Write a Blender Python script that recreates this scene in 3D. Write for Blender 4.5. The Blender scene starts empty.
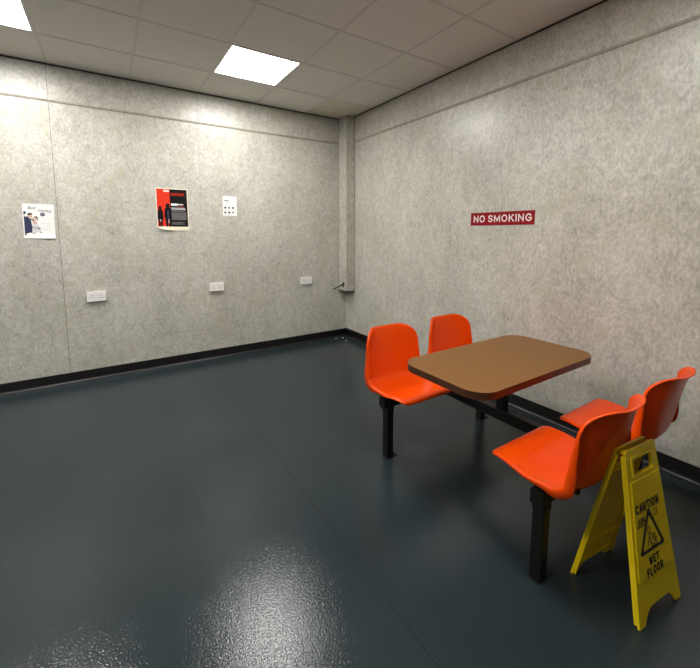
import bpy, bmesh, math, random
from mathutils import Vector, Matrix
from mathutils.geometry import tessellate_polygon

scn = bpy.context.scene
COL = scn.collection
random.seed(4)
R = math.radians

# ------------------------------------------------------------------ camera
cam_data = bpy.data.cameras.new('camera')
cam_data.sensor_fit = 'HORIZONTAL'
cam_data.sensor_width = 36.0
cam_data.lens = 375.3 / 700 * 36.0
cam_data.shift_x = -0.0008
cam_data.shift_y = (273.44 - 334) / 700
cam_data.clip_start = 0.02
cam = bpy.data.objects.new('camera', cam_data)
COL.objects.link(cam)
cam.location = (-2.6348, -4.1637, 1.3672)
cam.rotation_euler = (R(90 - 6.222), 0, R(-32.974))
scn.camera = cam

# ------------------------------------------------------------------ world, exposure
world = bpy.data.worlds.new('world')
scn.world = world
world.use_nodes = True
bg = world.node_tree.nodes['Background']
bg.inputs[0].default_value = (0.5, 0.5, 0.5, 1)
bg.inputs[1].default_value = 0.0
LAMP = 40.0                   # strength of the ceiling panels
scn.view_settings.view_transform = 'Standard'
scn.view_settings.look = 'None'
scn.view_settings.gamma = 1.0
scn.view_settings.use_curve_mapping = False
scn.view_settings.exposure = 0.0

H = 2.7739       # ceiling height
HB = 2.4754      # wall batten height
HS = 0.0964      # skirting height
X0, Y0 = -6.4, -6.4   # far ends of the room, behind the camera
PX, PY, T = 0.5673, 0.5724, 0.6   # ceiling grid offsets from right wall / left wall

# ------------------------------------------------------------------ helpers
def tag(o, label=None, cat=None, group=None, kind=None):
    if label: o['label'] = label
    if cat: o['category'] = cat
    if group: o['group'] = group
    if kind: o['kind'] = kind
    return o

def link_mesh(name, bm, mats, parent=None, smooth=None, loc=None, bevel=None, segs=2):
    bmesh.ops.recalc_face_normals(bm, faces=bm.faces)
    me = bpy.data.meshes.new(name)
    bm.to_mesh(me); bm.free()
    if not isinstance(mats, (list, tuple)): mats = [mats]
    for m in mats: me.materials.append(m)
    o = bpy.data.objects.new(name, me)
    COL.objects.link(o)
    if loc: o.location = loc
    if parent: o.parent = parent
    if bevel:
        b = o.modifiers.new('bevel', 'BEVEL'); b.width = bevel; b.segments = segs
        b.limit_method = 'ANGLE'; b.angle_limit = R(35)
        b.harden_normals = False
    if smooth is not None:
        me.shade_smooth()
        if smooth: me.set_sharp_from_angle(angle=R(smooth))
    return o

def box(bm, x0, x1, y0, y1, z0, z1, mat=0):
    vs = [bm.verts.new((x, y, z)) for z in (z0, z1) for y in (y0, y1) for x in (x0, x1)]
    for f in ((0, 2, 3, 1), (4, 5, 7, 6), (0, 1, 5, 4), (2, 6, 7, 3), (0, 4, 6, 2), (1, 3, 7, 5)):
        fc = bm.faces.new([vs[i] for i in f]); fc.material_index = mat
    return vs

def prism(bm, loops, d0, d1, fn, mat=0):
    """extrude 2-D polygon (outer loop plus holes) from d0 to d1, mapped by fn(u, v, d)"""
    flat = [p for l in loops for p in l]
    tris = tessellate_polygon([[Vector((p[0], p[1], 0)) for p in l] for l in loops])
    a = [bm.verts.new(fn(p[0], p[1], d0)) for p in flat]
    b = [bm.verts.new(fn(p[0], p[1], d1)) for p in flat]
    for t in tris:
        for vs in (a, b):
            try:
                f = bm.faces.new([vs[i] for i in t]); f.material_index = mat
            except ValueError: pass
    k = 0
    for l in loops:
        n = len(l)
        for i in range(n):
            j = (i + 1) % n
            f = bm.faces.new((a[k + i], a[k + j], b[k + j], b[k + i])); f.material_index = mat
        k += n

def rrect(x0, x1, y0, y1, r, n=8):
    pts = []
    for cx, cy, a0 in ((x1 - r, y1 - r, 0), (x0 + r, y1 - r, 90), (x0 + r, y0 + r, 180), (x1 - r, y0 + r, 270)):
        for i in range(n + 1):
            a = R(a0 + 90 * i / n)
            pts.append((cx + r * math.cos(a), cy + r * math.sin(a)))
    return pts

def cyl(bm, p, q, r, n=16, mat=0):
    p, q = Vector(p), Vector(q); ax = (q - p).normalized()
    s = ax.orthogonal().normalized(); t = ax.cross(s)
    ra = [bm.verts.new(p + (s * math.cos(2 * math.pi * i / n) + t * math.sin(2 * math.pi * i / n)) * r) for i in range(n)]
    rb = [bm.verts.new(v.co + (q - p)) for v in ra]
    for i in range(n):
        bm.faces.new((ra[i], ra[(i + 1) % n], rb[(i + 1) % n], rb[i])).material_index = mat
    bm.faces.new(ra).material_index = mat; bm.faces.new(rb).material_index = mat

def text_bm(s, size, fn, width=None, depth=0.0006, d0=0.0, offset=0.0, shear=0.0, bm=None, mat=0, spacing=1.0):
    """lettering centred at the origin of (u, v), mapped by fn(u, v, d)"""
    cu = bpy.data.curves.new('lettering', 'FONT')
    cu.body = s; cu.size = 1.0; cu.align_x = 'CENTER'; cu.align_y = 'CENTER'
    cu.offset = offset; cu.shear = shear; cu.resolution_u = 3; cu.space_character = spacing
    ob = bpy.data.objects.new('lettering', cu); COL.objects.link(ob)
    bpy.context.view_layer.update()
    me = ob.to_mesh()
    xs = [v.co.x for v in me.vertices]; ys = [v.co.y for v in me.vertices]
    w, h = max(xs) - min(xs), max(ys) - min(ys)
    cx, cy = (max(xs) + min(xs)) / 2, (max(ys) + min(ys)) / 2
    sy = size / h; sx = (width / w) if width else sy
    if bm is None: bm = bmesh.new()
    va = [bm.verts.new(fn((v.co.x - cx) * sx, (v.co.y - cy) * sy, d0 + depth)) for v in me.vertices]
    for p in me.polygons:
        try: bm.faces.new([va[i] for i in p.vertices]).material_index = mat
        except ValueError: pass
    ob.to_mesh_clear()
    bpy.data.objects.remove(ob); bpy.data.curves.remove(cu)
    return bm

def arc(cx, cy, rx, ry, a0, a1, n=10):
    return [(cx + rx * math.cos(R(a0 + (a1 - a0) * i / n)), cy + ry * math.sin(R(a0 + (a1 - a0) * i / n))) for i in range(n + 1)]
# grotesque capitals as centre lines in a box one unit high; (width, strokes)
GLYPH = {
    'N': (.62, [[(0, 0), (0, 1)], [(0, 1), (.62, 0)], [(.62, 0), (.62, 1)]]),
    'O': (.72, [arc(.36, .5, .36, .5, 90, 450, 24)]),
    'S': (.56, [arc(.28, .745, .27, .255, 20, 200, 10) + [(.14, .545), (.42, .455)] + arc(.28, .255, .28, .255, 30, -160, 10)]),
    'M': (.76, [[(0, 0), (0, 1)], [(0, 1), (.38, .12)], [(.38, .12), (.76, 1)], [(.76, 1), (.76, 0)]]),
    'K': (.60, [[(0, 0), (0, 1)], [(0, .36), (.56, 1)], [(.20, .58), (.60, 0)]]),
    'I': (0.0, [[(0, 0), (0, 1)]]),
    'G': (.68, [arc(.36, .5, .36, .5, 45, 330, 18) + [(.68, .25), (.68, .46), (.40, .46)]]),
    'H': (.60, [[(0, 0), (0, 1)], [(.6, 0), (.6, 1)], [(0, .5), (.6, .5)]]),
    'A': (.66, [[(0, 0), (.33, 1)], [(.33, 1), (.66, 0)], [(.12, .33), (.54, .33)]]),
    'R': (.58, [[(0, 0), (0, 1), (.30, 1)] + arc(.32, .75, .24, .25, 90, -90, 8) + [(.02, .5)], [(.30, .5), (.58, 0)]]),
    'C': (.64, [arc(.36, .5, .36, .5, 42, 318, 18)]),
    'U': (.60, [[(0, 1), (0, .3)] + arc(.3, .3, .3, .3, 180, 360, 10) + [(.6, 1)]]),
    'T': (.60, [[(0, 1), (.6, 1)], [(.3, 1), (.3, 0)]]),
    'W': (.92, [[(0, 1), (.23, 0)], [(.23, 0), (.46, .9)], [(.46, .9), (.69, 0)], [(.69, 0), (.92, 1)]]),
    'E': (.50, [[(.5, 1), (0, 1), (0, 0), (.5, 0)], [(0, .5), (.44, .5)]]),
    'F': (.48, [[(.48, 1), (0, 1), (0, 0)], [(0, .5), (.42, .5)]]),
    'L': (.46, [[(0, 1), (0, 0), (.46, 0)]]),
}
def caps_bm(word, height, width, fn, stroke=.18, gap=.36, d0=0.0):
    """bold capitals centred on the origin; every letter is drawn with butt-ended mitred strokes"""
    adv = []; x = 0
    for ch in word:
        if ch == ' ': x += .34; continue
        adv.append((ch, x)); x += GLYPH[ch][0] + gap
    tot = x - gap
    sy = height / (1 + stroke); sx = width / (tot + stroke)
    bm = bmesh.new()
    for ch, x0 in adv:
        for st in GLYPH[ch][1]:
            P = [Vector(((px + x0 - tot / 2) * sx, (py - .5) * sy)) for px, py in st]
            hw = stroke * (sx + sy) / 4
            n = len(P); closed = (P[0] - P[-1]).length < 1e-6
            if not closed:
                P[0] = P[0] + (P[0] - P[1]).normalized() * hw * .98; P[-1] = P[-1] + (P[-1] - P[-2]).normalized() * hw * .98
            rows = []
            for i in range(n):
                a = (P[i] - P[i - 1]) if i > 0 else ((P[0] - P[-2]) if closed else (P[1] - P[0]))
                b = (P[i + 1] - P[i]) if i < n - 1 else ((P[1] - P[0]) if closed else a)
                a = a.normalized(); b = b.normalized(); m = (a + b).normalized()
                k = hw / max(.5, m.dot(b)); q = Vector((-m.y, m.x)) * k
                rows.append((bm.verts.new(fn(*(P[i] + q), d0)), bm.verts.new(fn(*(P[i] - q), d0))))
            for (a1, b1), (a2, b2) in zip(rows, rows[1:]): bm.faces.new((a1, b1, b2, a2))
    return bm

def empty(name, loc, rz=0):
    o = bpy.data.objects.new(name, None); COL.objects.link(o)
    o.location = loc; o.rotation_euler = (0, 0, rz); o.empty_display_size = 0.1
    return o

def copy_tree(o, parent=None):
    c = o.copy(); COL.objects.link(c)
    if parent: c.parent = parent
    for ch in [k for k in COL.objects if k.parent == o]: copy_tree(ch, c)
    return c

# ------------------------------------------------------------------ materials
def mat(name, col, rough=0.5, metal=0.0, spec=0.5, coat=0.0, coat_rough=0.1, emit=None, bump=None, mottle=None):
    m = bpy.data.materials.new(name); m.use_nodes = True
    nt = m.node_tree; b = nt.nodes['Principled BSDF']
    b.inputs['Base Color'].default_value = (*col, 1)
    b.inputs['Roughness'].default_value = rough
    b.inputs['Metallic'].default_value = metal
    b.inputs['Specular IOR Level'].default_value = spec
    b.inputs['Coat Weight'].default_value = coat
    b.inputs['Coat Roughness'].default_value = coat_rough
    if emit:
        b.inputs['Emission Color'].default_value = (*emit[0], 1)
        b.inputs['Emission Strength'].default_value = emit[1]
    tc = nt.nodes.new('ShaderNodeTexCoord')
    if mottle:      # (scale, colour b, amount)
        n = nt.nodes.new('ShaderNodeTexNoise'); n.inputs['Scale'].default_value = mottle[0]
        n.inputs['Detail'].default_value = 5
        nt.links.new(tc.outputs['Object'], n.inputs['Vector'])
        cr = nt.nodes.new('ShaderNodeValToRGB')
        cr.color_ramp.elements[0].position = 0.5 - mottle[2]; cr.color_ramp.elements[1].position = 0.5 + mottle[2]
        cr.color_ramp.elements[0].color = (*col, 1); cr.color_ramp.elements[1].color = (*mottle[1], 1)
        nt.links.new(n.outputs['Fac'], cr.inputs['Fac']); nt.links.new(cr.outputs['Color'], b.inputs['Base Color'])
    if bump:        # (scale, strength, distance)
        n = nt.nodes.new('ShaderNodeTexNoise'); n.inputs['Scale'].default_value = bump[0]
        n.inputs['Detail'].default_value = 3
        nt.links.new(tc.outputs['Object'], n.inputs['Vector'])
        bp = nt.nodes.new('ShaderNodeBump'); bp.inputs['Strength'].default_value = bump[1]
        bp.inputs['Distance'].default_value = bump[2]
        nt.links.new(n.outputs['Fac'], bp.inputs['Height']); nt.links.new(bp.outputs['Normal'], b.inputs['Normal'])
    return m

def wall_material(name, base, dark, light, fleck):
    m = bpy.data.materials.new(name); m.use_nodes = True
    nt = m.node_tree; N = nt.nodes.new; L = nt.links.new; b = nt.nodes['Principled BSDF']
    tc = N('ShaderNodeTexCoord')
    def noise(scale, detail, stretch, rough=0.6, dist=0.0):
        mp = N('ShaderNodeMapping'); mp.inputs['Scale'].default_value = stretch
        L(tc.outputs['Object'], mp.inputs['Vector'])
        n = N('ShaderNodeTexNoise'); n.inputs['Scale'].default_value = scale; n.inputs['Detail'].default_value = detail
        n.inputs['Roughness'].default_value = rough; n.inputs['Distortion'].default_value = dist
        L(mp.outputs['Vector'], n.inputs['Vector']); return n
    def ramp(n, a, bb, ca, cb):
        r = N('ShaderNodeValToRGB'); e = r.color_ramp.elements
        e[0].position = a; e[1].position = bb; e[0].color = (*ca, 1); e[1].color = (*cb, 1)
        L(n.outputs['Fac'], r.inputs['Fac']); return r
    def mix(fac, a, c, mode='MIX'):
        x = N('ShaderNodeMix'); x.data_type = 'RGBA'; x.blend_type = mode
        if hasattr(fac, 'is_linked') or hasattr(fac, 'links'): L(fac, x.inputs[0])
        else: x.inputs[0].default_value = fac
        L(a, x.inputs[6]); L(c, x.inputs[7]); return x.outputs[2]
    big = ramp(noise(3.0, 5, (1, 1, 0.6)), 0.36, 0.62, dark, base)
    mid = ramp(noise(18, 6, (1, 1, 0.75), 0.65, 0.6), 0.34, 0.64, dark, light)
    one = mix(0.5, big.outputs['Color'], mid.outputs['Color'])
    fine = ramp(noise(62, 4, (1, 1, 0.6), 0.7), 0.42, 0.60, tuple(c * 0.80 for c in dark), light)
    two = mix(0.30, one, fine.outputs['Color'])
    fmask = ramp(noise(4.5, 6, (1, 1, 0.7), 0.72, 1.2), 0.54, 0.66, (0, 0, 0), (0.6, 0.6, 0.6))
    fcol = N('ShaderNodeRGB'); fcol.outputs[0].default_value = (*fleck, 1)
    three = mix(fmask.outputs['Color'], two, fcol.outputs[0])
    L(three, b.inputs['Base Color'])
    b.inputs['Roughness'].default_value = 0.31
    b.inputs['Specular IOR Level'].default_value = 0.5
    bn = noise(140, 3, (1, 1, 0.5)); bp = N('ShaderNodeBump')
    bp.inputs['Strength'].default_value = 0.25; bp.inputs['Distance'].default_value = 0.002
    L(bn.outputs['Fac'], bp.inputs['Height']); L(bp.outputs['Normal'], b.inputs['Normal'])
    return m

M = {}
M['wall'] = wall_material('mottled_wall_laminate', (0.56, 0.54, 0.48), (0.325, 0.308, 0.262), (0.69, 0.672, 0.615), (0.45, 0.43, 0.30))
M['gap'] = mat('panel_gap', (0.10, 0.085, 0.07), 0.8)
M['batten'] = mat('wall_batten', (0.30, 0.275, 0.225), 0.45, mottle=(30, (0.38, 0.35, 0.29), 0.15))
M['skirting'] = mat('black_vinyl_skirting', (0.006, 0.006, 0.0065), 0.38, spec=0.45, bump=(30, 0.25, 0.004))
M['tile'] = mat('ceiling_tile', (0.80, 0.77, 0.73), 0.9, spec=0.1, bump=(160, 0.35, 0.003), mottle=(90, (0.74, 0.71, 0.67), 0.2))
M['stained_tile'] = mat('stained_ceiling_tile', (0.76, 0.72, 0.63), 0.9, spec=0.1, bump=(160, 0.35, 0.003), mottle=(4, (0.66, 0.615, 0.48), 0.25))
M['tbar'] = mat('ceiling_grid_bar', (0.66, 0.63, 0.59), 0.5)
M['shadow_trim'] = mat('dark_perimeter_angle', (0.03, 0.026, 0.022), 0.6)
M['lamp_frame'] = mat('lamp_frame_white', (0.8, 0.79, 0.76), 0.4)
M['diffuser'] = mat('lamp_diffuser', (0.9, 0.9, 0.88), 0.5, emit=((1.0, 0.98, 0.94), LAMP))
M['orange'] = mat('orange_polypropylene', (0.74, 0.058, 0.001), 0.26, spec=0.24, bump=(420, 0.10, 0.0006), mottle=(9, (0.78, 0.069, 0.0015), 0.2))
M['black_steel'] = mat('black_steel', (0.006, 0.0055, 0.005), 0.42, spec=0.3, bump=(200, 0.1, 0.0006))
M['laminate'] = mat('brown_laminate', (0.18, 0.084, 0.025), 0.42, spec=0.10, mottle=(220, (0.16, 0.075, 0.023), 0.2), bump=(600, 0.12, 0.0004))
M['table_edge'] = mat('dark_brown_table_edge', (0.075, 0.026, 0.010), 0.35)
M['yellow'] = mat('yellow_plastic', (0.88, 0.66, 0.008), 0.34, spec=0.35, bump=(60, 0.12, 0.002), mottle=(18, (0.84, 0.61, 0.008), 0.2))
M['ink'] = mat('black_ink', (0.008, 0.008, 0.008), 0.5)
M['sign_red'] = mat('sign_red', (0.24, 0.003, 0.009), 0.45, spec=0.15)
M['white'] = mat('white_paint', (0.82, 0.81, 0.79), 0.4)
M['sign_letter'] = mat('sign_letter', (0.78, 0.70, 0.68), 0.4)
M['socket'] = mat('white_socket_plastic', (0.80, 0.78, 0.76), 0.3)
M['paper'] = mat('white_paper', (0.86, 0.85, 0.82), 0.55, mottle=(8, (0.80, 0.79, 0.76), 0.2))
M['paper_cream'] = mat('cream_paper', (0.72, 0.66, 0.50), 0.55)
M['p_red'] = mat('poster_red', (0.66, 0.035, 0.012), 0.5, spec=0.15)
M['p_black'] = mat('poster_black', (0.006, 0.0055, 0.006), 0.5, spec=0.12)
M['p_grey'] = mat('poster_grey', (0.16, 0.15, 0.15), 0.5)
M['navy'] = mat('print_navy', (0.02, 0.025, 0.075), 0.5)
M['skin'] = mat('print_skin', (0.62, 0.42, 0.34), 0.5)
M['hair'] = mat('print_dark_hair', (0.035, 0.022, 0.02), 0.5)
M['faint'] = mat('print_faint_grey', (0.42, 0.42, 0.44), 0.5)
M['pale'] = mat('print_pale', (0.66, 0.66, 0.68), 0.5)
M['handle_black'] = mat('black_handle', (0.012, 0.011, 0.01), 0.45)
M['crumb'] = mat('crumb', (0.5, 0.48, 0.42), 0.7)

def floor_material():
    m = bpy.data.materials.new('slate_vinyl_floor'); m.use_nodes = True
    nt = m.node_tree; N = nt.nodes.new; L = nt.links.new; b = nt.nodes['Principled BSDF']
    geo = N('ShaderNodeNewGeometry')
    n1 = N('ShaderNodeTexNoise'); n1.inputs['Scale'].default_value = 1.6; n1.inputs['Detail'].default_value = 5
    L(geo.outputs['Position'], n1.inputs['Vector'])
    r1 = N('ShaderNodeValToRGB'); e = r1.color_ramp.elements
    e[0].position = 0.35; e[1].position = 0.65
    e[0].color = (0.0175, 0.0265, 0.0305, 1); e[1].color = (0.022, 0.032, 0.036, 1)
    L(n1.outputs['Fac'], r1.inputs['Fac'])
    n2 = N('ShaderNodeTexNoise'); n2.inputs['Scale'].default_value = 260; n2.inputs['Detail'].default_value = 2
    L(geo.outputs['Position'], n2.inputs['Vector'])
    r2 = N('ShaderNodeValToRGB'); e = r2.color_ramp.elements
    e[0].position = 0.35; e[1].position = 0.75; e[0].color = (0.82, 0.82, 0.82, 1); e[1].color = (1.3, 1.3, 1.3, 1)
    L(n2.outputs['Fac'], r2.inputs['Fac'])
    mx = N('ShaderNodeMix'); mx.data_type = 'RGBA'; mx.blend_type = 'MULTIPLY'; mx.inputs[0].default_value = 1
    L(r1.outputs['Color'], mx.inputs[6]); L(r2.outputs['Color'], mx.inputs[7])
    # welded joint between two sheets of vinyl, running along y
    sep = N('ShaderNodeSeparateXYZ'); L(geo.outputs['Position'], sep.inputs[0])
    a = N('ShaderNodeMath'); a.operation = 'ADD'; a.inputs[1].default_value = 1.832; L(sep.outputs['X'], a.inputs[0])
    ab = N('ShaderNodeMath'); ab.operation = 'ABSOLUTE'; L(a.outputs[0], ab.inputs[0])
    lt = N('ShaderNodeMath'); lt.operation = 'LESS_THAN'; lt.inputs[1].default_value = 0.0016; L(ab.outputs[0], lt.inputs[0])
    mj = N('ShaderNodeMix'); mj.data_type = 'RGBA'; L(lt.outputs[0], mj.inputs[0])
    L(mx.outputs[2], mj.inputs[6]); mj.inputs[7].default_value = (0.012, 0.014, 0.015, 1)
    L(mj.outputs[2], b.inputs['Base Color'])
    # roughness: scuffed sheen
    n3 = N('ShaderNodeTexNoise'); n3.inputs['Scale'].default_value = 3.0; n3.inputs['Detail'].default_value = 6
    L(geo.outputs['Position'], n3.inputs['Vector'])
    mr = N('ShaderNodeMapRange'); mr.inputs['From Min'].default_value = 0.3; mr.inputs['From Max'].default_value = 0.7
    mr.inputs['To Min'].default_value = 0.12; mr.inputs['To Max'].default_value = 0.145
    L(n3.outputs['Fac'], mr.inputs['Value']); L(mr.outputs[0], b.inputs['Roughness'])
    b.inputs['Specular IOR Level'].default_value = 0.33
    n4 = N('ShaderNodeTexNoise'); n4.inputs['Scale'].default_value = 170; n4.inputs['Detail'].default_value = 1
    L(geo.outputs['Position'], n4.inputs['Vector'])
    bp = N('ShaderNodeBump'); bp.inputs['Strength'].default_value = 0.45; bp.inputs['Distance'].default_value = 0.0016
    L(n4.outputs['Fac'], bp.inputs['Height']); L(bp.outputs['Normal'], b.inputs['Normal'])
    return m
M['floor'] = floor_material()

# ------------------------------------------------------------------ the room
bm = bmesh.new(); box(bm, X0 - 0.1, 0.1, Y0 - 0.1, 0.1, -0.12, 0)
tag(link_mesh('floor', bm, M['floor']), kind='structure')

def panel_wall(name, axis, seams_low, seams_high, far, gap):
    """wall of flush laminate boards: boards below the batten, a band above it, a dark backing in the joints"""
    bm = bmesh.new()
    def b(a0, a1, z0, z1, d0, d1, mt):
        if axis == 'x': box(bm, a0, a1, d0, d1, z0, z1, mt)        # wall in the y = 0 plane
        else: box(bm, d0, d1, a0, a1, z0, z1, mt)                  # wall in the x = 0 plane
    b(far - 0.1, 0.1, 0, H + 0.08, 0.004, 0.1, 1)
    for seams, z0, z1 in ((seams_low, 0, HB), (seams_high, HB, H + 0.05)):
        xs = [(0.004, 0)] + seams + [(far - 0.1, 0)]
        for i in range(len(xs) - 1):
            hi = xs[i][0] - xs[i][1] * gap / 2; lo = xs[i + 1][0] + xs[i + 1][1] * gap / 2
            b(lo, hi, z0, z1, 0.0, 0.0042, 0)
    return tag(link_mesh(name, bm, [M['wall'], M['gap']]), kind='structure')

panel_wall('wall_left', 'x', [(-1.785, .45), (-2.978, 1), (-4.18, 1), (-5.38, 1)], [(-1.785, .7), (-2.978, .8), (-4.18, 1), (-5.38, 1)], X0, 0.0034)
panel_wall('wall_right', 'y', [(-0.575, .5), (-1.774, 1), (-2.36, .8), (-4.165, 1), (-5.365, 1)], [(-0.575, .8), (-1.17, 1), (-1.774, 1), (-2.36, 1.2), (-2.965, 1), (-3.57, 1), (-4.165, 1), (-5.365, 1)], Y0, 0.0014)
bm = bmesh.new(); box(bm, X0 - 0.1, 0.1, Y0 - 0.1, Y0, 0, H + 0.05)
tag(link_mesh('wall_rear', bm, M['wall']), kind='structure')
bm = bmesh.new(); box(bm, X0 - 0.1, X0, Y0, 0, 0, H + 0.05)
tag(link_mesh('wall_far', bm, M['wall']), kind='structure')

# suspended ceiling: tiles laid in a grid, light openings left free
LIGHTS = [(1, 0), (4, 0), (7, 0), (1, 4), (4, 4)]      # tile indices (column from right wall, row from left wall)
bm = bmesh.new()
def cols(off, far):
    v = [0.0, -off]
    while v[-1] > far: v.append(v[-1] - T)
    v[-1] = far
    return v
cx = cols(PX, X0); cy = cols(PY, Y0)
for i in range(len(cx) - 1):
    for j in range(len(cy) - 1):
        if (i - 1, j - 1) in LIGHTS: continue
        box(bm, cx[i + 1] + 0.004, cx[i] - 0.004, cy[j + 1] + 0.004, cy[j] - 0.004, H, H + 0.015, 1 if (i, j) == (0, 0) else 0)
box(bm, X0, 0, Y0, 0, H + 0.07, H + 0.09, 2)
tag(link_mesh('ceiling', bm, [M['tile'], M['stained_tile'], M['gap']]), kind='structure')
bm = bmesh.new()
for x in cx[1:-1]: box(bm, x - 0.009, x + 0.009, Y0, 0, H - 0.0025, H + 0.006)
for y in cy[1:-1]: box(bm, X0, 0, y - 0.009, y + 0.009, H - 0.0027, H + 0.0055)
tag(link_mesh('trim_1', bm, M['tbar']), kind='structure')
# dark angle where ceiling meets walls
bm = bmesh.new()
box(bm, X0, -0.119, -0.010, -0.0003, H - 0.010, H - 0.001)
box(bm, -0.010, -0.0003, Y0, -0.201, H - 0.010, H - 0.001)
tag(link_mesh('trim_2', bm, M['shadow_trim']), kind='structure')
# horizontal battens over the board joint
def batten(name, axis, far, start):
    bm = bmesh.new()
    for z0, z1, d in ((HB - 0.011, HB + 0.011, 0.006), (HB - 0.004, HB + 0.004, 0.009)):
        if axis == 'x': box(bm, far, start, -d, -0.0002, z0, z1)
        else: box(bm, -d, -0.0002, far, start, z0, z1)
    tag(link_mesh(name, bm, M['batten'], bevel=0.0015), kind='structure')
batten('trim_3', 'x', X0, -0.119)
batten('trim_4', 'y', Y0, -0.201)

# coved black skirting
def skirting(name, axis, far):
    prof = [(0.0003, HS), (0.005, HS), (0.006, HS - 0.004), (0.006, 0.030)]
    for k in range(1, 7):
        a = R(90 * k / 6); prof.append((0.030 - 0.024 * math.cos(a), 0.030 - 0.027 * math.sin(a)))
    prof += [(0.036, 0.0002), (0.0003, 0.0002)]
    bm = bmesh.new()
    a0, a1 = far, 0.0
    def mp(d, z, s, inset):      # mitred in the room corner
        q = -d if inset else far
        return (q, -d, z) if axis == 'x' else (-d, q, z)
    A = [bm.verts.new(mp(d, z, 0, True)) for d, z in prof]
    B = [bm.verts.new(mp(d, z, 0, False)) for d, z in prof]
    n = len(prof)
    for i in range(n): bm.faces.new((A[i], A[(i + 1) % n], B[(i + 1) % n], B[i]))
    bm.faces.new(A); bm.faces.new(B)
    tag(link_mesh(name, bm, M['skirting'], smooth=50), kind='structure')
skirting('baseboard_left', 'x', X0)
skirting('baseboard_right', 'y', Y0)

# ------------------------------------------------------------------ ceiling lights
def make_light():
    root = empty('ceiling_light', (0, 0, 0))
    bm = bmesh.new(); s = 0.292
    fn = lambda u, v, d: (u, v, d)
    prism(bm, [[(-s, -s), (s, -s), (s, s), (-s, s)], [(-s + .016, -s + .016), (-s + .016, s - .016), (s - .016, s - .016), (s - .016, -s + .016)]], -0.002, 0.02, fn)
    link_mesh('frame', bm, M['lamp_frame'], root, bevel=0.001)
    bm = bmesh.new(); box(bm, -s + .014, s - .014, -s + .014, s - .014, 0.004, 0.008)
    link_mesh('diffuser', bm, M['diffuser'], root)
    return root
light0 = make_light()
light_labels = {(1, 0): 'square lit ceiling panel nearest the corner boxing, fully in view',
                (4, 0): 'square lit ceiling panel cut off by the top left corner of the picture',
                (7, 0): 'square lit ceiling panel farthest along the left wall, out of frame',
                (1, 4): 'square lit ceiling panel above the table unit, out of frame',
                (4, 4): 'square lit ceiling panel above the open floor, out of frame'}
for n, (i, j) in enumerate(LIGHTS):
    o = light0 if n == 0 else copy_tree(light0)
    o.location = (-(PX + (i + .5) * T), -(PY + (j + .5) * T), H)
    tag(o, light_labels[(i, j)], 'ceiling light', 'square panel lights in the suspended ceiling')

# ------------------------------------------------------------------ pipe boxing in the corner
BX, BY, BZ = 0.118, 0.200, 0.628
root = empty('pipe_boxing', (-BX / 2, -BY / 2, BZ))
tag(root, 'tall narrow square-edged boxing covering pipes in the room corner, stopping above the skirting', 'pipe boxing')
def local(o, p): o.parent = p; o.matrix_parent_inverse = Matrix.Translation(-p.location); return o
bm = bmesh.new(); box(bm, -BX, -0.0004, -BY, -0.0004, BZ, H + 0.0)
local(link_mesh('board', bm, M['wall'], bevel=0.003), root)
bm = bmesh.new()
for (x0, x1, y0, y1) in ((-BX - 0.004, -BX + 0.010, -0.014, -0.0004), (-0.012, -0.0004, -BY - 0.004, -BY + 0.002), (-BX - 0.002, -BX + 0.004, -BY - 0.002, -BY + 0.004)):
    box(bm, x0, x1, y0, y1, BZ + 0.002, H - 0.012)
local(link_mesh('edge_shade_strip', bm, M['batten']), root)  # darker strips imitating the shade lines down the edges of the boxing
bm = bmesh.new(); box(bm, -BX - 0.006, -0.0004, -BY - 0.008, -0.0004, BZ - 0.008, BZ)
o = local(link_mesh('bottom_cap', bm, M['shadow_trim'], bevel=0.001), root); o['label'] = 'dark lower end plate'
bm = bmesh.new()
cyl(bm, (-BX - 0.001, -0.12, 0.705), (-BX - 0.012, -0.12, 0.705), 0.022, 20)
cyl(bm, (-BX - 0.010, -0.12, 0.705), (-BX - 0.045, -0.125, 0.700), 0.009, 14)
cyl(bm, (-BX - 0.040, -0.125, 0.698), (-BX - 0.165, -0.150, 0.664), 0.0075, 12)
box(bm, -BX - 0.006, -BX - 0.0005, -0.135, -0.105, 0.675, 0.735)
o = local(link_mesh('lever_handle', bm, M['handle_black'], smooth=40), root); o['label'] = 'small black lever handle'

# ------------------------------------------------------------------ wall sockets
def make_socket():
    root = empty('double_socket', (0, 0, 0))
    W2, H2, D = 0.0735, 0.0435, 0.024
    fn = lambda u, v, d: (u, -d, v)
    bm = bmesh.new(); prism(bm, [rrect(-W2, W2, -H2, H2, 0.006, 4)], 0.0003, D, fn)
    link_mesh('face_plate', bm, M['socket'], root, smooth=40, bevel=0.003)
    for s in (-1, 1):
        bm = bmesh.new(); u0 = s * 0.036
        prism(bm, [rrect(u0 - .003, u0 + .003, .006, .014, .0005, 2)], D, D + .0006, fn)
        for q in (-.0105, .0105): prism(bm, [rrect(u0 + q - .004, u0 + q + .004, -.014, -.009, .0005, 2)], D, D + .0006, fn)
        link_mesh('pin_hole', bm, M['ink'], root)
        bm = bmesh.new(); u1 = s * 0.011
        prism(bm, [rrect(u1 - .006, u1 + .006, .010, .028, .001, 3)], D, D + .004, fn)
        sw = link_mesh('switch', bm, M['socket'], root, bevel=.001)
        bm = bmesh.new(); prism(bm, [rrect(u1 - .0055, u1 + .0055, .0075, .0095, .0004, 2)], D, D + .0015, fn)
        link_mesh('shadow_gap', bm, M['p_grey'], sw)
        bm = bmesh.new(); cyl(bm, (s * .060, -D, 0), (s * .060, -D - .0008, 0), .0028, 10)
        link_mesh('screw', bm, M['p_grey'], root)
    return root
sock0 = make_socket()
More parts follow.
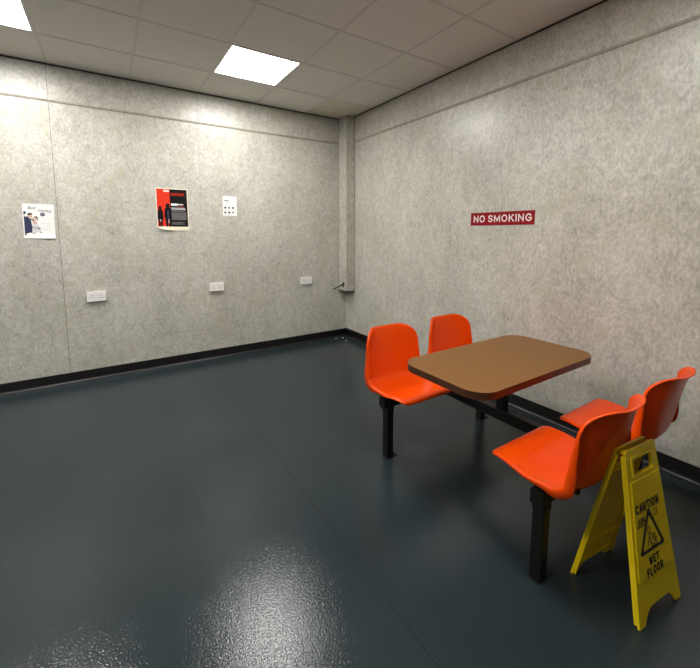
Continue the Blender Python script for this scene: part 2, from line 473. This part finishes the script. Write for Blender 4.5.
for n, (x, z, lab) in enumerate(((-2.740, 0.780, 'white double power socket below the picture flyer, first from the left edge'),
                                 (-1.664, 0.784, 'white double power socket below the small white notice, middle of three'),
                                 (-0.594, 0.782, 'white double power socket nearest the pipe boxing in the corner'))):
    o = sock0 if n == 0 else copy_tree(sock0)
    o.location = (x, -0.0002, z); tag(o, lab, 'power socket', 'double sockets along the left wall')

# ------------------------------------------------------------------ papers on the left wall
def on_left(x, z, tilt=0.0):
    c, s = math.cos(tilt), math.sin(tilt)
    return lambda u, v, d: (x + u * c - v * s, -0.0006 - d, z + u * s + v * c)
def ellipse(cx, cy, rx, ry, n=20, a=0):
    return [(cx + rx * math.cos(2 * math.pi * i / n) * math.cos(a) - ry * math.sin(2 * math.pi * i / n) * math.sin(a),
             cy + rx * math.cos(2 * math.pi * i / n) * math.sin(a) + ry * math.sin(2 * math.pi * i / n) * math.cos(a)) for i in range(n)]

def sheet(name, w, h, fn, m, parent, curl=None, th=0.0006):
    bm = bmesh.new(); nx, ny = 24, 30
    g = {}
    for lay in (0, 1):
        for i in range(nx + 1):
            for j in range(ny + 1):
                u, v = -w / 2 + w * i / nx, -h / 2 + h * j / ny
                uu, vv, d = curl(u, v) if curl else (u, v, 0)
                g[lay, i, j] = bm.verts.new(fn(uu, vv, d + th * lay))
    for i in range(nx):
        for j in range(ny):
            for lay in (0, 1): bm.faces.new([g[lay, a, b] for a, b in ((i, j), (i + 1, j), (i + 1, j + 1), (i, j + 1))])
    for i in range(nx):
        for j in (0, ny): bm.faces.new((g[0, i, j], g[0, i + 1, j], g[1, i + 1, j], g[1, i, j]))
    for j in range(ny):
        for i in (0, nx): bm.faces.new((g[0, i, j], g[0, i, j + 1], g[1, i, j + 1], g[1, i, j]))
    return link_mesh(name, bm, m, parent, smooth=30)

def prints(name, items, fn, parent, base=0.0006):
    """items: (material key, polygon loops, level)"""
    keys = []
    for k, _, _ in items:
        if k not in keys: keys.append(k)
    bm = bmesh.new()
    for k, loops, lv in items: prism(bm, loops, base + 0.00005, base + 0.0003 + 0.0003 * lv, fn, keys.index(k))
    return link_mesh(name, bm, [M[k] for k in keys], parent)

def rect(u0, u1, v0, v1): return [(u0, v0), (u1, v0), (u1, v1), (u0, v1)]

# 1. wedding flyer
fx, fz = -3.106, 1.463
root = empty('event_flyer', (fx, 0, fz)); fn0 = on_left(0, 0, R(-0.8))
tag(root, 'white flyer with a couple in dark blue and white, taped left of a panel joint', 'flyer')
w, h = 0.210, 0.291
def curl1(u, v):
    k = max(0, (-v - 0.08) / 0.065); return (u, v, 0.010 * k * k * max(0, 0.6 + u / w))
sheet('sheet', w, h, fn0, M['paper'], root, curl1)
it = []
suit = [(-.098, -.135), (-.080, -.135), (-.074, -.100), (-.050, -.098), (-.046, -.050), (-.055, .020), (-.075, .045), (-.098, .050)]
it.append(('navy', [suit], 0))
it.append(('hair', [rect(-.098, -.084, -.139, -.110)], 1))
it.append(('navy', [[(-.098, .050), (-.085, .062), (-.080, .078), (-.092, .082), (-.1, .075)]], 1))
it.append(('paper', [ellipse(-.083, .048, .012, .012)], 2))
it.append(('skin', [ellipse(-.057, .040, .014, .019)], 1))
it.append(('hair', [[(-.078, .048), (-.072, .064), (-.055, .070), (-.042, .062), (-.040, .050), (-.052, .054), (-.066, .048)]], 2))
it.append(('skin', [ellipse(-.030, .018, .013, .018, a=.3)], 1))
it.append(('hair', [[(-.034, .036), (-.020, .044), (-.008, .036), (-.006, .014), (-.012, .002), (-.014, .020), (-.022, .034)]], 2))
it.append(('hair', [[(-.050, .022), (-.034, .006), (-.038, .000), (-.054, .014)]], 2))
it.append(('skin', [[(-.046, .008), (-.020, .004), (-.012, -.022), (-.040, -.026)]], 1))
it.append(('pale', [[(-.044, -.026), (-.012, -.022), (.004, -.060), (.020, -.120), (-.060, -.130), (-.072, -.105), (-.048, -.098)]], 0))
for a, b, c, d in ((-.046, -.010, -.052, -.048), (-.040, .004, -.068, -.064), (-.010, .006, -.062, -.054), (-.050, -.028, -.104, -.099), (-.036, -.014, -.112, -.108), (.004, .012, -.100, -.090)):
    it.append(('hair', [rect(a, b, c, d)], 2))
it.append(('navy', [ellipse(.026, .058, .017, .015)], 1))
for k in range(9): it.append(('faint' if k % 3 == 0 else 'pale', [rect(.002 + .006 * (k % 2), .078 - .010 * (k % 3), .028 - .016 * k, .0295 - .016 * k)], 1))
for k in range(3): it.append(('faint', [rect(-.082 + k * .05, -.050 + k * .05, .094 - .003 * k, .0955 - .003 * k)], 1))
prints('artwork', it, fn0, root)
bm = text_bm('Best', 0.026, lambda u, v, d: fn0(u - .042, v + .112, d), width=0.060, d0=.0009, shear=.4)
link_mesh('heading', bm, M['navy'], root)
bm = text_bm('Wedding!', 0.032, lambda u, v, d: fn0(u + .046, v + .086, d), width=0.094, d0=.0009, shear=.4)
link_mesh('heading', bm, M['navy'], root)
bm = text_bm('vw', 0.008, lambda u, v, d: fn0(u + .026, v + .058, d), width=0.018, d0=.0016, shear=.2)
link_mesh('badge_lettering', bm, M['paper'], root)

# 2. red and black poster
px, pz = -2.058, 1.596
root = empty('notice_poster', (px, 0, pz)); fn1 = on_left(0, 0, R(0.2))
tag(root, 'red and black poster with dark figures and a curling cream bottom edge', 'poster')
w, h = 0.294, 0.418
def curl2(u, v):
    k = max(0.0, min(1.0, (-v - .168) / .041)); s = max(0.0, -u / (w / 2))
    d = 0.004 * k + 0.034 * k * k * s
    return (u + 0.042 * k * s * s, v + 0.014 * k * k * s, d)
o = sheet('sheet', w, h, fn1, M['paper_cream'], root, curl2)
prism_top = .199
it = [('p_red', [rect(-.138, -.021, -.172, prism_top)], 0), ('p_black', [rect(-.021, .138, -.172, prism_top)], 0)]
def figure(cx, hgt, wd, base=-.172, k=1):
    hx = wd * .26
    pts = [(cx - wd * .30, base), (cx - wd * .34, base + hgt * .30), (cx - wd * .5, base + hgt * .42), (cx - wd * .46, base + hgt * .74), (cx - wd * .25, base + hgt * .82),
           (cx - hx, base + hgt * .90), (cx - hx * .8, base + hgt * .98), (cx, base + hgt), (cx + hx * .8, base + hgt * .98), (cx + hx, base + hgt * .90), (cx + wd * .25, base + hgt * .82),
           (cx + wd * .46, base + hgt * .74), (cx + wd * .5, base + hgt * .42), (cx + wd * .34, base + hgt * .30), (cx + wd * .32, base), (cx + wd * .06, base), (cx, base + hgt * .34), (cx - wd * .04, base)]
    return ('p_black', [pts], k)
it.append(figure(-.113, .205, .054)); it.append(figure(-.044, .232, .068))
it.append(('navy', [rect(-.050, -.038, -.090, -.010)], 2))
it.append(('pale', [rect(-.041, -.036, -.135, -.095)], 2))
it.append(('pale', [rect(-.118, -.110, -.118, -.100)], 2))
it.append(('paper', [rect(-.076, -.026, .172, .190)], 1))
it.append(('paper', [rect(-.012, .048, .038, .060)], 1)); it.append(('paper', [rect(.040, .100, .046, .056)], 1))
it.append(('p_red', [rect(.046, .108, .026, .030)], 1))
for k in range(4): it.append(('pale' if k < 2 else 'p_grey', [rect(-.012, .112 + .008 * (k % 2), .012 - .011 * k, .018 - .011 * k)], 1))
for k in range(8): it.append(('p_grey', [rect(-.012, .126, -.036 - .0095 * k, -.0295 - .0095 * k)], 1))
for k in range(3): it.append(('p_grey', [rect(-.012, .110 - .02 * (k % 2), -.128 - .010 * k, -.123 - .010 * k)], 1))
for k in range(3): it.append(('p_red', [rect(-.070 + .016 * k, -.060 + .016 * k, .178, .184)], 2))
prints('artwork', it, fn1, root)
bm = caps_bm('HARASS', .030, .122, lambda u, v, d: fn1(u + .052, v + .150, d), d0=.0014, stroke=.14, gap=.42)
link_mesh('lettering', bm, M['p_red'], root)

# 3. small white notice
nx_, nz_ = -1.491, 1.651
root = empty('paper_notice', (nx_, 0, nz_)); fn2 = on_left(0, 0, 0)
tag(root, 'small white notice with two rows of black symbols, right of the red and black poster', 'notice')
sheet('sheet', 0.148, 0.208, fn2, M['paper'], root, lambda u, v: (u, v, 0.006 * max(0, (u + v * -1 - .09) / .09) ** 2))
it = [('faint', [ellipse(-.036, .080, .012, .010), list(reversed(ellipse(-.036, .080, .008, .006)))], 0),
      ('ink', [rect(-.060, -.010, .052, .060)], 0), ('faint', [[(-.044, .050), (-.028, .050), (-.036, .034)]], 0), ('faint', [rect(-.012, .000, .034, .042)], 0),
      ('pale', [rect(-.05, .05, .014, .017)], 0)]
for r in range(2):
    for c in range(3):
        u, v = -.050 + c * .042, -.018 - r * .050
        it.append(('ink', [rrect(u - .011, u + .011, v - .009, v + .009, .003, 3)] if (r + c) % 2 == 0 else [ellipse(u, v, .011, .009)], 0))
        it.append(('faint', [rect(u - .008, u + .008, v - .026, v - .020)], 0))
prints('symbols', it, fn2, root)

# ------------------------------------------------------------------ NO SMOKING sign on the right wall
root = empty('no_smoking_sign', (0, -2.288, 1.4785))
tag(root, 'dark red banner sign reading NO SMOKING in white on the right wall', 'sign')
fnr = lambda u, v, d: (-0.0006 - d, -u, v)
bm = bmesh.new(); prism(bm, [rect(-.286, .286, -.052, .052)], 0, .003, fnr)
link_mesh('board', bm, M['sign_red'], root)
for w_, u_, wd in (('NO', -.200, .112), ('SMOKING', .0765, .378)):
    link_mesh('lettering', caps_bm(w_, .056, wd, lambda u, v, d: fnr(u + u_, v + .001, d), d0=.0036), M['sign_letter'], root)

# ------------------------------------------------------------------ table with four fixed seats
UX, UY = -0.83, -2.94
unit = empty('canteen_table_unit', (UX, UY, 0))
tag(unit, 'brown canteen table with four orange plastic seats joined by one black steel frame', 'table')
HS_ = 0.385   # top of the steel rails
SQ = 0.025
TX0, TX1, TY0, TY1, TZ = -1.395, -0.414, -3.232, -2.718, 0.705
fnu = lambda u, v, d: (u - UX, v - UY, d)
bm = bmesh.new(); prism(bm, [rrect(TX0, TX1, TY0, TY1, 0.105, 12)], TZ - 0.0016, TZ, fnu)
top = link_mesh('tabletop', bm, M['laminate'], unit)
bm = bmesh.new(); prism(bm, [rrect(TX0, TX1, TY0, TY1, 0.105, 12)], TZ - 0.034, TZ - 0.0016, fnu)
o = link_mesh('edge_band', bm, M['table_edge'], top, smooth=30); o['label'] = 'dark brown edge of the tabletop'
# frame
legs_xy = [(-1.260, -2.465), (-0.390, -2.465), (-1.270, -3.43), (-0.390, -3.43)]
def tube(bm, x0, x1, y0, y1, z0, z1): box(bm, x0 - UX, x1 - UX, y0 - UY, y1 - UY, z0, z1)
for y in (-2.465, -3.43):
    bm = bmesh.new(); tube(bm, -1.306, -0.355, y - SQ, y + SQ, HS_ - 0.060, HS_)
    cb = link_mesh('crossbar', bm, M['black_steel'], unit, bevel=0.004)
    for x, s in ((-1.306, -1), (-0.355, 1)):
        bm = bmesh.new()
        tube(bm, min(x, x + s * .004), max(x, x + s * .004), y - SQ - .002, y + SQ + .002, HS_ - 0.062, HS_ + .001)
        link_mesh('end_cap', bm, M['black_steel'], cb, bevel=0.002)
bm = bmesh.new(); tube(bm, UX - SQ, UX + SQ, -3.43 + SQ, -2.465 - SQ, HS_ - 0.060, HS_)
link_mesh('centre_beam', bm, M['black_steel'], unit, bevel=0.004)
bm = bmesh.new(); tube(bm, UX - SQ, UX + SQ, UY - SQ, UY + SQ, HS_, TZ - 0.040)
col = link_mesh('table_column', bm, M['black_steel'], unit, bevel=0.004)
bm = bmesh.new(); tube(bm, UX - .16, UX + .16, UY - .10, UY + .10, TZ - .040, TZ - .034)
tube(bm, UX - .30, UX + .30, UY - .018, UY + .018, TZ - .059, TZ - .040)
link_mesh('top_plate', bm, M['black_steel'], col, bevel=0.001)
for x, y in legs_xy:
    bm = bmesh.new(); tube(bm, x - .0235, x + .0235, y - .0235, y + .0235, 0.004, HS_ - 0.060)
    lg = link_mesh('leg', bm, M['black_steel'], unit, bevel=0.003)
    bm = bmesh.new()
    tube(bm, x - .026, x + .026, y - .026, y + .026, HS_ - 0.088, HS_ - 0.0602)
    link_mesh('collar', bm, M['black_steel'], lg, bevel=0.002)
    bm = bmesh.new()
    tube(bm, x - .028, x + .062, y - .022, y + .022, 0.0003, 0.004)
    cyl(bm, (x + .046 - UX, y - UY, .004), (x + .046 - UX, y - UY, .013), .007, 6)
    link_mesh('foot_plate', bm, M['black_steel'], lg)

# moulded seat shell
PROF = [(0.000, 0.427), (0.012, 0.435), (0.05, 0.436), (0.11, 0.427), (0.18, 0.413), (0.24, 0.406), (0.298, 0.407), (0.334, 0.418),
        (0.359, 0.445), (0.373, 0.490), (0.384, 0.545), (0.396, 0.605), (0.409, 0.665), (0.421, 0.712), (0.431, 0.746)]
def catmull(P, s):
    n = len(P) - 1; x = min(max(s, 0), 1) * n; i = min(int(x), n - 1); t = x - i
    g = lambda k: Vector(P[min(max(k, 0), n)])
    p0, p1, p2, p3 = g(i - 1) if i > 0 else 2 * g(0) - g(1), g(i), g(i + 1), g(i + 2) if i + 2 <= n else 2 * g(n) - g(n - 1)
    return 0.5 * ((2 * p1) + (p2 - p0) * t + (2 * p0 - 5 * p1 + 4 * p2 - p3) * t * t + (3 * p1 - p0 - 3 * p2 + p3) * t ** 3)
# arc-length table
SS = [i / 400 for i in range(401)]; PT = [catmull(PROF, s) for s in SS]
AL = [0.0]
for i in range(1, 401): AL.append(AL[-1] + (PT[i] - PT[i - 1]).length)
LT = AL[-1]
def at_len(l):
    l = min(max(l, 0), LT)
    lo, hi = 0, 400
    while hi - lo > 1:
        m_ = (lo + hi) // 2
        if AL[m_] <= l: lo = m_
        else: hi = m_
    f = (l - AL[lo]) / max(AL[hi] - AL[lo], 1e-9)
    p = PT[lo].lerp(PT[hi], f); tg = (PT[min(hi + 3, 400)] - PT[max(lo - 3, 0)]).normalized()
    return p, Vector((-tg.y, tg.x))        # normal: up over the pan, forward over the back
def lerp_tab(tab, x):
    for (a, va), (b, vb) in zip(tab, tab[1:]):
        if x <= b:
            t = (x - a) / (b - a); t = t * t * (3 - 2 * t); return va + (vb - va) * t
    return tab[-1][1]
HALFW = [(0, .196), (.25, .210), (.45, .215), (.60, .213), (.80, .205), (1, .188)]
LIP = [(0, .000), (.2, .008), (.38, .026), (.50, .045), (.62, .054), (.8, .062), (1, .078)]
RF, RT = 0.032, 0.095
def shell(u, t):
    """u in -1..1 across, t in 0..1 from the front edge to the top of the back"""
    au = abs(u)
    w0 = lerp_tab(HALFW, t)
    def cut(r):
        c = max(0.0, (au * w0 - (w0 - r)) / r); c = min(c, 1); return r * (1 - math.sqrt(max(0, 1 - c * c)))
    l0, l1 = cut(RF), LT - cut(RT)
    l = l0 + (l1 - l0) * t
    tt = l / LT
    p, n = at_len(l)
    w = lerp_tab(HALFW, tt)
    q = p + n * lerp_tab(LIP, tt) * (au ** 2.6)
    return Vector((u * w, -q.x, q.y)), n
def make_shell_mesh():
    NU, NT = 36, 60
    us = [math.sin(math.pi / 2 * (-1 + 2 * i / NU)) * .55 + (-1 + 2 * i / NU) * .45 for i in range(NU + 1)]
    ts = [j / NT for j in range(NT + 1)]
    bm = bmesh.new(); g = []
    for t in ts: g.append([bm.verts.new(shell(u, t)[0]) for u in us])
    for j in range(NT):
        for i in range(NU): bm.faces.new((g[j][i], g[j][i + 1], g[j + 1][i + 1], g[j + 1][i]))
    bm.normal_update()
    # rolled rim round the whole edge
    ring = [(j, 0) for j in range(NT)] + [(NT, i) for i in range(NU)] + [(j, NU) for j in range(NT, 0, -1)] + [(0, i) for i in range(NU, 0, -1)]
    n = len(ring); V = [g[j][i] for j, i in ring]; P = [v.co.copy() for v in V]
    nrm = []
    for k, (j, i) in enumerate(ring):
        t = ts[j]; _, nn = shell(us[i], t); nrm.append(Vector((0, -nn.x, nn.y)))
    prev = V
    out = []
    for k in range(n):
        tg = (P[(k + 1) % n] - P[k - 1]); o = tg.cross(nrm[k]).normalized()
        c = Vector((0, -.2, .5)); 
        inner = g[NT // 2][NU // 2].co
        if ts[ring[k][0]] in (0.0, 1.0) and ring[k][1] not in (0, NU): ref = P[k] - g[min(max(ring[k][0], 1), NT - 1)][ring[k][1]].co
        else: ref = Vector((P[k].x, 0, 0))
        if o.dot(ref) < 0: o = -o
        out.append(o)
    out = [(out[k - 2] + out[k - 1] + out[k] + out[(k + 1) % n] + out[(k + 2) % n]).normalized() for k in range(n)]
    FL = [(0, .012), (.2, .014), (.38, .022), (.50, .038), (.66, .040), (.85, .026), (1, .014)]
    dep = []
    for k, (j, i) in enumerate(ring):
        s = ts[j]; dep.append(lerp_tab(FL, s))
    for a, b in ((.0035, .0010), (.0065, .0045), (.0085, .012), None) if False else ((.0035, .0010), (.0065, .0045), (.0080, .30), (.0105, 1.0)):
        cur = []
        for k in range(n):
            d = b if b < .02 else b * dep[k]
            cur.append(bm.verts.new(P[k] + out[k] * a - nrm[k] * d))
        for k in range(n):
            bm.faces.new((prev[k], prev[(k + 1) % n], cur[(k + 1) % n], cur[k]))
        prev = cur
    bmesh.ops.recalc_face_normals(bm, faces=bm.faces)
    # make sure the pan faces up
    f = min(bm.faces, key=lambda f: (f.calc_center_median() - Vector((0, -.2, .41))).length)
    if f.normal.z < 0: bmesh.ops.reverse_faces(bm, faces=bm.faces)
    return bm
def make_seat():
    bm = make_shell_mesh()
    me = bpy.data.meshes.new('seat'); bm.to_mesh(me); bm.free(); me.materials.append(M['orange']); me.shade_smooth()
    s = bpy.data.objects.new('seat', me); COL.objects.link(s); s.parent = unit
    so = s.modifiers.new('solidify', 'SOLIDIFY'); so.thickness = 0.004; so.offset = -1
    for x in (-.105, .105):
        bm = bmesh.new()
        cyl(bm, (x, -0.060, HS_ + .0106), (x, -0.300, HS_ + .0106), .0105, 12)
        link_mesh('mounting_bar', bm, M['black_steel'], s, smooth=40)
        bm = bmesh.new(); cyl(bm, (x, -0.298, HS_ + .0106), (x, -0.318, HS_ + .0106), .014, 12)
        link_mesh('bar_end', bm, M['black_steel'], s, smooth=40)
    return s
seat0 = make_seat()
for n, (x, y, a) in enumerate(((-1.094, -3.210, 0), (-0.550, -3.208, 0), (-1.108, -2.672, math.pi), (-0.570, -2.672, math.pi))):
    s = seat0 if n == 0 else copy_tree(seat0, unit)
    s.location = (x - UX, y - UY, 0); s.rotation_euler = (0, 0, a)

# ------------------------------------------------------------------ wet floor sign
sx, sy, srot = -1.022, -3.634, R(-6.3)
sign = empty('wet_floor_sign', (sx, sy, 0), srot)
tag(sign, 'yellow folding plastic floor sign reading CAUTION WET FLOOR behind the near orange seats', 'sign')
LEN, WT, WB, TOPZ = 0.597, 0.192, 0.282, 0.585
def leaf_fn(side):
    spread = 0.114 if side > 0 else 0.121
    ang = math.asin((spread - 0.009) / LEN)
    # u across, v up the panel from the foot, d outward from the panel
    def f(u, v, d):
        yb = side * -spread; y = yb + side * v * math.sin(ang) ; z = v * math.cos(ang)
        u = u - (.012 * v / LEN - (.003 if side > 0 else -.003)) * side
        return (u * (1 if side > 0 else -1), y - side * d * math.cos(ang), z + d * math.sin(ang) )
    return f
def leaf(side, name):
    f = leaf_fn(side); L_ = LEN
    foot = .050; ah = .048
    wb0 = WB if side > 0 else 0.258
    wat = lambda v: (wb0 + (WT - wb0) * v / LEN) / 2
    wb = wat(0)
    outer = [(-wb, 0), (-wb + foot * .75, 0), (-wb + foot, .020), (-wb + foot + .012, ah - .012), (-wb + foot + .034, ah), (wb - foot - .034, ah), (wb - foot - .012, ah - .012),
             (wb - foot, .020), (wb - foot * .75, 0), (wb, 0), (wat(L_ - .004), L_ - .004), (wat(L_) - .004, L_), (-wat(L_) + .004, L_), (-wat(L_ - .004), L_ - .004)]
    hole = list(reversed(rrect(-.062, .056, L_ - .090, L_ - .036, .006, 4)))
    v0, v1 = .150, L_ - .108
    ins = .013
    field = [(-wat(v0) + ins, v0), (wat(v0) - ins, v0), (wat(v1) - ins, v1), (-wat(v1) + ins, v1)]
    bm = bmesh.new()
    prism(bm, [outer, hole], 0.0, 0.009, f)
    p = link_mesh(name, bm, M['yellow'], sign, bevel=.0015)
    # raised label plate, and a raised collar round the hand hole
    bm = bmesh.new(); prism(bm, [field], 0.0086, 0.0135, f)
    link_mesh('label_plate', bm, M['yellow'], p, bevel=.0028, segs=3)
    hole2 = list(reversed(rrect(-.063, .057, L_ - .091, L_ - .035, .006, 4)))
    bm = bmesh.new(); prism(bm, [rrect(-.074, .068, L_ - .099, L_ - .025, .010, 4), hole2], 0.0086, 0.0125, f)
    link_mesh('hand_hole_collar', bm, M['yellow'], p, bevel=.002)
    bm = bmesh.new()
    # inner return of the moulding, seen from behind
    for s in (-1, 1):
        edge = [(s * wat(0.01), .01), (s * (wat(.01) - .006), .01), (s * (wat(L_ - .02) - .006), L_ - .02), (s * wat(L_ - .02), L_ - .02)]
        prism(bm, [edge], -0.010, 0.0, f)
    for vv in (ah + .004, v0, v1 + .004):
        prism(bm, [[(-wat(vv) + .006, vv), (wat(vv) - .006, vv), (wat(vv) - .006, vv + .006), (-wat(vv) + .006, vv + .006)]], -0.007, 0.0, f)
    link_mesh('rear_rib', bm, M['yellow'], p, bevel=.001)
    # lettering
    bm = bmesh.new(); D = .0137
    tx = lambda s, size, width, v, off=.03, u0=0, sh=0, rot=0, sp=1.0: text_bm(s, size, lambda a, b, d: f(u0 + a * math.cos(rot) - b * math.sin(rot), v + a * math.sin(rot) + b * math.cos(rot), d), width=width, d0=D, offset=off, shear=sh, bm=bm, spacing=sp)
    for w_, hh, ww, vv, uu in (('CAUTION', .034, .152, .391, -.014), ('WET', .030, .068, .202, -.012), ('FLOOR', .031, .106, .165, -.012)):
        link_mesh('lettering', caps_bm(w_, hh, ww, lambda u, v, d: f(u + uu, v + vv, d), stroke=.32, gap=.50, d0=D + .0005), M['ink'], p)
    tx('SIR', .024, .052, .346, .03, u0=-.062, sh=.2, rot=.05)
    tx('CE', .022, .034, .354, 0, u0=.034, sh=.3, rot=.15)
    prism(bm, [rect(-.090, -.040, .328, .331)], D, D + .0006, f)
    link_mesh('worn_lettering', bm, M['ink'], p)
    bm = bmesh.new()
    tri = lambda s, c=.284: [(s * a * 1.2 - .012, c + s * b * .87) for a, b in ((-.060, -.060), (-.066, -.052), (-.005, .104), (.005, .104), (.066, -.052), (.060, -.060))]
    prism(bm, [tri(1), list(reversed([(a, b) for a, b in tri(.75, .282)]))], D, D + .0006, f)
    # slipping figure in outline
    def stroke(pts, wd):
        pts = [(a * .9 - .012, .272 + (b - .297) * .85) for a, b in pts]
        for (a, b), (c, d) in zip(pts, pts[1:]):
            dx, dy = c - a, d - b; ll = math.hypot(dx, dy); nx, ny = -dy / ll * wd / 2, dx / ll * wd / 2
            prism(bm, [[(a + nx, b + ny), (a - nx, b - ny), (c - nx, d - ny), (c + nx, d + ny)]], D, D + .0006, f)
    stroke([(-.012 + .010 * math.cos(k * math.pi / 6), .337 + .013 * math.sin(k * math.pi / 6)) for k in range(13)], .0028)
    stroke([(-.008, .323), (.000, .312), (.026, .312), (.028, .304), (.004, .303), (.008, .294), (.034, .294), (.036, .286), (.012, .284), (.034, .277), (.034, .269), (.006, .270), (-.006, .284), (-.014, .316), (-.008, .323)], .0028)
    stroke([(-.014, .312), (-.024, .290), (-.032, .270)], .0028)
    stroke([(-.012, .300), (-.010, .280), (-.004, .266), (.030, .261)], .0028)
    link_mesh('warning_triangle', bm, M['ink'], p)
    return p
leaf(1, 'front_panel'); leaf(-1, 'back_panel')
for s in (-1, 1):
    bm = bmesh.new()
    cyl(bm, (s * .078 - .010, 0, TOPZ - .014), (s * .078 + .010, 0, TOPZ - .014), .0075, 12)
    link_mesh('hinge', bm, M['yellow'], sign, smooth=40)

# ------------------------------------------------------------------ crumbs in the corner
for k, (x, y, r) in enumerate(((-.215, -.085, .010), (-.120, -.110, .012), (-.155, -.235, .009))):
    bm = bmesh.new(); bmesh.ops.create_icosphere(bm, subdivisions=2, radius=r)
    for v in bm.verts: v.co = Vector((v.co.x * random.uniform(.7, 1.2), v.co.y * random.uniform(.7, 1.2), v.co.z * .45 * random.uniform(.7, 1.1)))
    o = link_mesh('crumb', bm, M['crumb'], smooth=60); zmin = min(v.co.z for v in o.data.vertices); o.location = (x, y, .0003 - zmin)
    tag(o, 'tiny pale crumb of dirt on the floor in the far corner under the boxing', 'crumb', 'crumbs in the corner')
